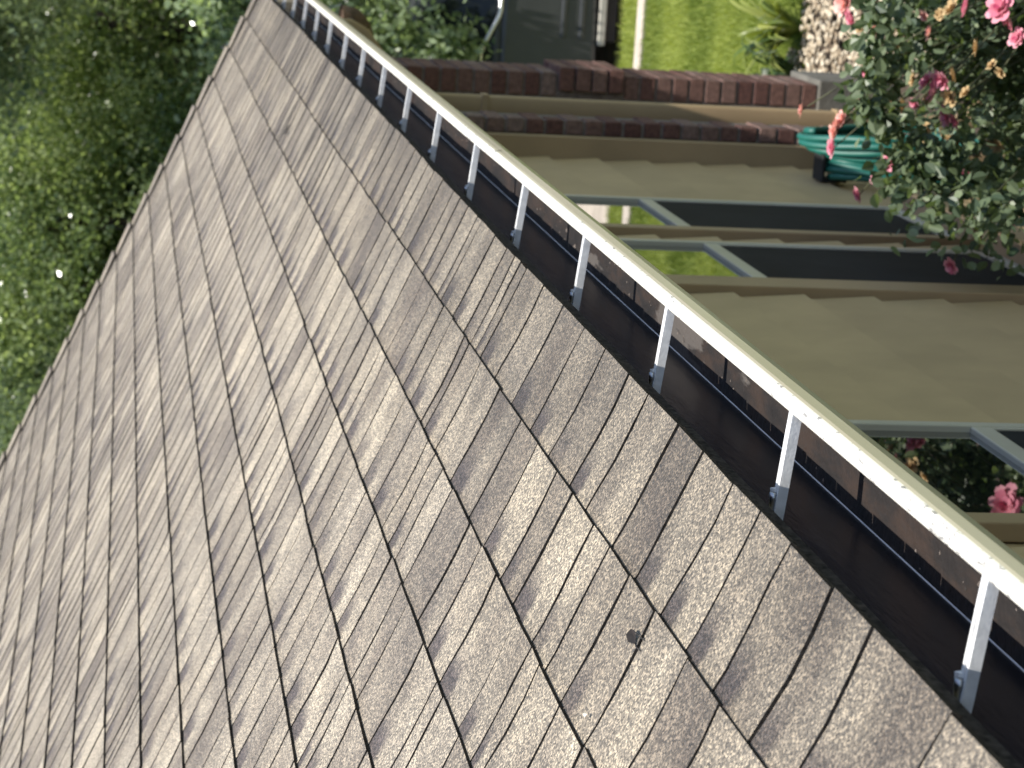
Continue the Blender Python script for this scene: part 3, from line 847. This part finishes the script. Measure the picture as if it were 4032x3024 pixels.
# ================================================================== PLANTS BY THE LAWN
def strap_plant(base, n, length, mat, name, label):
    root = empty(name, base, label, 'plant'); rnd = random.Random(int(base[1]*1000)+5)
    for i in range(n):
        b = MB(); a = rnd.uniform(0, 2*math.pi); L = length*rnd.uniform(.6, 1.15); w = rnd.uniform(.008, .014)
        o = Vector((math.cos(a), math.sin(a), 0)); sd_ = Vector((-o.y, o.x, 0)); B = Vector(base)+o*.02
        vs = []; N = 6; rise = rnd.uniform(.75, 1.25); reach = rnd.uniform(.35, .8)
        for k in range(N+1):
            t = k/N; p = B+o*(L*reach*t**1.2)+Vector((0, 0, L*rise*(t-.62*t*t*t)))
            ww = w*(1-t**2.5)+.0008
            vs += [p-sd_*ww, p+Vector((0, 0, -.002)), p+sd_*ww]
        b.add(vs, [(k*3+j, k*3+j+1, k*3+j+4, k*3+j+3) for k in range(N) for j in range(2)], 0, rnd.random())
        b.part('leaf', mat, root, True)
g1 = on_z(3150, 110, GZ); g2 = on_z(3140, 285, GZ)
strap_plant((g1[0], g1[1], GZ), 54, .50, 'strap_leaf', 'strap_leaved_plant', 'yellow green arching strap leaves at the sunny lawn edge')
strap_plant((g2[0], g2[1], GZ), 50, .42, 'dark_strap_leaf', 'strap_leaved_plant', 'dark green arching strap leaves beside the brick pier foot')

# ================================================================== HANGING BASKET AT THE GABLE END
def basket():
    c = on_x(1338, 160, 10.05)
    root = empty('hanging_basket', (c[0], c[1], c[2]-.1), 'rounded brown bowl hanging beyond the far end of the gutter', 'basket')
    b = MB(); R = .158; vs = []; fs = []; N, Mm = 20, 8
    for i in range(Mm+1):
        ph = math.pi/2*i/Mm
        for k in range(N):
            a = 2*math.pi*k/N; r = R*math.cos(ph)*(1+.03*math.sin(a*5+i))
            vs.append((c[0]+r*math.cos(a), c[1]+r*math.sin(a), c[2]-R*.95*math.sin(ph)))
    for i in range(Mm):
        for k in range(N): fs.append((i*N+k, i*N+(k+1) % N, (i+1)*N+(k+1) % N, (i+1)*N+k))
    b.add(vs, fs); b.add([(c[0]+R*.97*math.cos(2*math.pi*k/N), c[1]+R*.97*math.sin(2*math.pi*k/N), c[2]-.012) for k in range(N)], [tuple(range(N))])
    b.part('bowl', 'coir', root, True)
    top = Vector((c[0], c[1]+.04, ZE+.14))
    for k in range(3):
        a = 2*math.pi*k/3+.5; w = MB(); w.tube([(c[0]+R*math.cos(a), c[1]+R*math.sin(a), c[2]), top], .0015, 5); w.part('wire', 'screw_steel', root)
    w = MB(); w.tube([top, (XRAKE+.10, top.y, top.z+.02), (XRAKE+.005, top.y, top.z-.03)], .004, 6); w.part('hook', 'black_plastic', root)
basket()

# ================================================================== PARKED CAR
def car():
    X0 = 14.62; W = 1.80; zg = GZ-.125
    root = empty('parked_car', (X0+W/2, 2.0, zg), 'dark grey car with bright sill strip parked in shade beyond the lawn', 'car')
    F = lambda y: 1.65-y                 # tail towards the street side
    yr_, yf = 2.1, -2.85
    wy = (.42, -1.85); wr = .33
    def arch(yc, r=.38, n=12): return [(yc+r*math.cos(a), max(.20, .33+r*math.sin(a))) for a in [math.pi*k/n for k in range(n+1)]]
    low = [(yr_-.10, .26), (wy[0]+.38, .22)]+arch(wy[0])+[(wy[0]-.38, .20), (wy[1]+.38, .20)]+arch(wy[1])+[(wy[1]-.38, .22), (yf+.05, .24), (yf, .50), (yf+.08, .66), (yf+.9, .80), (-1.2, .84), (.9, .86), (1.85, .86), (yr_-.03, .80), (yr_, .50)]
    low = [(F(y), z) for y, z in low]
    wy = (F(wy[0]), F(wy[1]))
    def prism(prof, xa, xb, inset=0):
        b = MB(); n = len(prof); vs = [(xa, y, zg+z) for y, z in prof]+[(xb, y, zg+z) for y, z in prof]
        fs = [tuple(range(n)), tuple(range(n, 2*n))[::-1]]+[(k, n+k, n+(k+1) % n, (k+1) % n) for k in range(n)]
        b.add(vs, fs); return b
    prism(low, X0, X0+W).part('body', 'car_paint', root, bevel=.03)
    # greenhouse with tumblehome
    gh = [(F(y), z) for y, z in ((1.75, .85), (1.45, 1.34), (.95, 1.44), (-.35, 1.43), (-.75, 1.30), (-1.45, .83))]
    b = MB(); n = len(gh); ins = lambda z: .02+.22*max(0, z-.86)/.58
    vs = [(X0+ins(z), y, zg+z) for y, z in gh]+[(X0+W-ins(z), y, zg+z) for y, z in gh]
    b.add(vs, [tuple(range(n)), tuple(range(n, 2*n))[::-1]]+[(k, n+k, n+(k+1) % n, (k+1) % n) for k in range(n)])
    b.part('cabin', 'car_paint', root, bevel=.03)
    def pane(poly):
        b = MB(); vs = [(X0+ins(z)-.006, y, zg+z) for y, z in poly]+[(X0+ins(z)+.01, y, zg+z) for y, z in poly]; n = len(poly)
        b.add(vs, [tuple(range(n)), tuple(range(n, 2*n))[::-1]]+[(k, n+k, n+(k+1) % n, (k+1) % n) for k in range(n)]); b.part('side_window', 'car_glass', root)
    pane([(F(y), z) for y, z in ((.43, .90), (.43, 1.36), (-.28, 1.37), (-.62, 1.26), (-.90, .88), (.2, .89))])
    pane([(F(y), z) for y, z in ((.50, .90), (.50, 1.36), (1.20, 1.34), (1.50, .98), (1.55, .90))])
    c = MB(); c.tube([(X0-.004, -.20, zg+.868), (X0-.004, .38, zg+.872), (X0-.002, .42, zg+.880), (X0+.004, .60, zg+.965), (X0+.006, .66, zg+.985), (X0+.02, 1.6, zg+1.0)], .014, 8); c.part('chrome_trim', 'chrome', root, True)
    c = MB(); c.box((X0-.022, -.36, zg+.180), (X0+.02, .575, zg+.225)); c.part('sill_strip', 'vinyl_frame', root, bevel=.006)
    c = MB(); c.box((X0+.05, -.30, zg+.10), (X0+W-.05, .55, zg+.199)); c.part('underbody', 'black_plastic', root)
    for y in (1.42, 2.45): 
        c = MB(); c.box((X0-.0015, y-.004, zg+.24), (X0+.004, y+.004, zg+.845)); c.part('door_gap', 'dark_void', root)
    for y in (1.62, 2.62):
        c = MB(); c.box((X0-.03, y-.09, zg+.72), (X0+.004, y+.09, zg+.75)); c.part('door_handle', 'chrome', root, bevel=.008)
    for z in (.34, .46):
        c = MB(); c.box((X0-.012, -.34, zg+z-.022), (X0+.004, .54, zg+z+.012)); c.part('door_moulding', 'car_paint', root, bevel=.008)
    for y in wy:
        for xx in (X0+.02, X0+W-.24):
            t = MB(); N = 28; vs = []; fs = []
            ringp = [(.0, .20), (.0, .31), (.03, wr), (.19, wr), (.22, .31), (.22, .20)]
            for k in range(N):
                a = 2*math.pi*k/N
                vs += [(xx+px, y+r*math.cos(a), zg+.0+wr+r*math.sin(a)) for px, r in ringp]
            m_ = len(ringp)
            for k in range(N):
                for q in range(m_-1): fs.append((k*m_+q, k*m_+q+1, ((k+1) % N)*m_+q+1, ((k+1) % N)*m_+q))
            t.add(vs, fs); wh = t.part('wheel', 'tyre_rubber', root, True)
            r_ = MB(); r_.tube([(xx+.03, y, zg+wr), (xx+.20, y, zg+wr)], .205, 20)
            for s in range(5):
                a = 2*math.pi*s/5; r_.tube([(xx+.012, y, zg+wr), (xx+.012, y+.19*math.cos(a), zg+wr+.19*math.sin(a))], .022, 6)
            r_.part('rim', 'screw_steel', wh, True)
car()

# ================================================================== TREES
def tree(base, crown, rad, nclump, per, leaf, mat, label, name='tree', group=None, trunk_r=.14, lean=(0, 0), sigma=.20, extra=()):
    root = empty(name, base, label, 'tree' if name != 'shrub' else 'shrub', group)
    rnd = random.Random(int(base[0]*97+base[1]*31)); B = Vector(base); C = Vector(crown)
    t = MB()
    mid = B.lerp(C, .5)+Vector((rnd.gauss(0, .12), rnd.gauss(0, .12), 0)); top = C+Vector((0, 0, rad[2]*.55))
    pts = [B+Vector((0, 0, -.05)), B.lerp(mid, .5), mid, C, top]
    t.tube(pts, [trunk_r*1.35, trunk_r, trunk_r*.85, trunk_r*.55, trunk_r*.15], 9)
    q = RNG.normal(size=(nclump, 3)); q /= np.linalg.norm(q, axis=1)[:, None]
    rr = RNG.uniform(.15, 1.0, nclump)**.45
    wob = 1+.16*np.sin(q[:, 0]*4+base[1])+.14*np.sin(q[:, 1]*5+base[0])+.10*np.sin(q[:, 2]*6)
    cl = np.array(crown)+q*np.array(rad)*(rr*wob)[:, None]
    cl = cl[cl[:, 2] > base[2]+.15]
    if extra:
        ex = [np.array(e)+RNG.normal(0, .06, 3) for e in extra for _ in range(3)]
        t.tube([crown]+[Vector(e) for e in extra[::-1]], [.010]+[.009-.0006*i for i in range(len(extra))], 6)
        cl = np.concatenate([cl, np.array(ex)])
    nb = len(cl)-3*len(extra)
    for i in range(0, nb, max(1, nb//16)):
        e = Vector(cl[i]); s = pts[2].lerp(pts[3], rnd.random())
        t.tube([s, s.lerp(e, .5)+Vector((0, 0, .12)), e], [trunk_r*.26, trunk_r*.14, .006], 6)
    t.part('trunk', 'bark', root, True)
    m = RNG.integers(int(per*.6), int(per*1.4), len(cl))
    idx = np.repeat(np.arange(len(cl)), m)
    sg = np.where(idx >= len(cl)-3*len(extra), .12, sigma)[:, None] if extra else sigma
    P = cl[idx]+RNG.normal(0, 1, (len(idx), 3))*sg*np.array([1, 1, .75])
    V = leaf_quads(P, leaf, .55, .35)
    ct = RNG.normal(.52, .26, len(cl))
    tn = np.clip(ct[idx]+RNG.normal(0, .17, len(idx)), 0, 1)
    tag(place('crown', quads_mesh('crown', V, tn, mat), root), kind='stuff')
G = 'trees beyond the house'
tree((23.0, 1.2, GZ), (23.0, 1.2, .9), (2.4, 2.3, 3.0), 300, 400, .072, 'light_tree_leaf', 'light green leafy tree standing behind the parked car', group=G)
tree((24.5, 4.4, GZ), (24.5, 4.4, .8), (2.4, 2.4, 3.2), 300, 400, .072, 'tree_leaf', 'dark leafy tree showing past the middle of the roof edge', group=G, trunk_r=.17)
tree((22.5, 7.4, GZ), (22.5, 7.4, 1.0), (2.2, 2.4, 3.3), 300, 400, .072, 'light_tree_leaf', 'bright leafy tree behind the highest part of the roof edge', group=G)
tree((28.5, 2.6, GZ), (28.5, 2.6, 1.4), (2.6, 3.4, 4.0), 220, 420, .088, 'tree_leaf', 'tall dark tree in the gap between the two light green trees', group=G, trunk_r=.2)
tree((28.0, 8.6, GZ), (28.0, 8.6, 1.4), (2.6, 3.4, 4.0), 220, 420, .088, 'tree_leaf', 'tall dark tree far behind the bright leafy tree', group=G, trunk_r=.2)
tree((29.0, -3.2, GZ), (29.0, -3.2, 1.4), (2.6, 3.4, 4.0), 180, 300, .105, 'tree_leaf', 'tall dark tree beyond the driveway out past the lawn', group=G, trunk_r=.2)
tree((21.2, 2.9, GZ), (21.2, 2.9, .3), (1.6, 1.7, 2.7), 200, 420, .062, 'light_tree_leaf', 'slim pale green tree filling the gap before the tall dark trees', group=G)
tree((21.0, 5.7, GZ), (21.0, 5.7, .6), (1.6, 1.8, 2.9), 200, 420, .062, 'tree_leaf', 'slim grey green tree next to the bright leafy tree', group=G)
# canopy that shades the car
tree((18.9, -.35, GZ), (18.3, .30, 2.5), (2.2, 1.8, 1.35), 190, 330, .066, 'tree_leaf', 'spreading shade tree whose canopy hangs over the parked car', group=G, trunk_r=.16, extra=[(14.55, .66, -1.32), (14.6, .95, -1.1), (14.5, .48, -1.0), (14.6, .8, -.8), (14.6, 1.2, -1.35), (14.6, .35, -.7), (14.6, 1.1, -.6), (14.7, .6, -.3), (14.8, .3, .1), (15.2, 0, .6)])
GS = 'shrubs behind the driveway'
tree((19.4, 1.0, GZ), (19.4, 1.0, -1.3), (.8, 1.2, 1.3), 80, 170, .09, 'tree_leaf', 'dark green shrub just behind the parked car', 'shrub', GS, .05, sigma=.18)
tree((20.0, 3.4, GZ), (20.0, 3.4, -.9), (.9, 1.4, 1.6), 90, 170, .10, 'light_tree_leaf', 'light green shrub below the bare roof corner', 'shrub', GS, .05, sigma=.18)
tree((20.0, -1.6, GZ), (20.0, -1.6, -1.2), (.8, 1.4, 1.3), 80, 170, .09, 'tree_leaf', 'dark shrub under the spreading shade tree', 'shrub', GS, .05, sigma=.18)
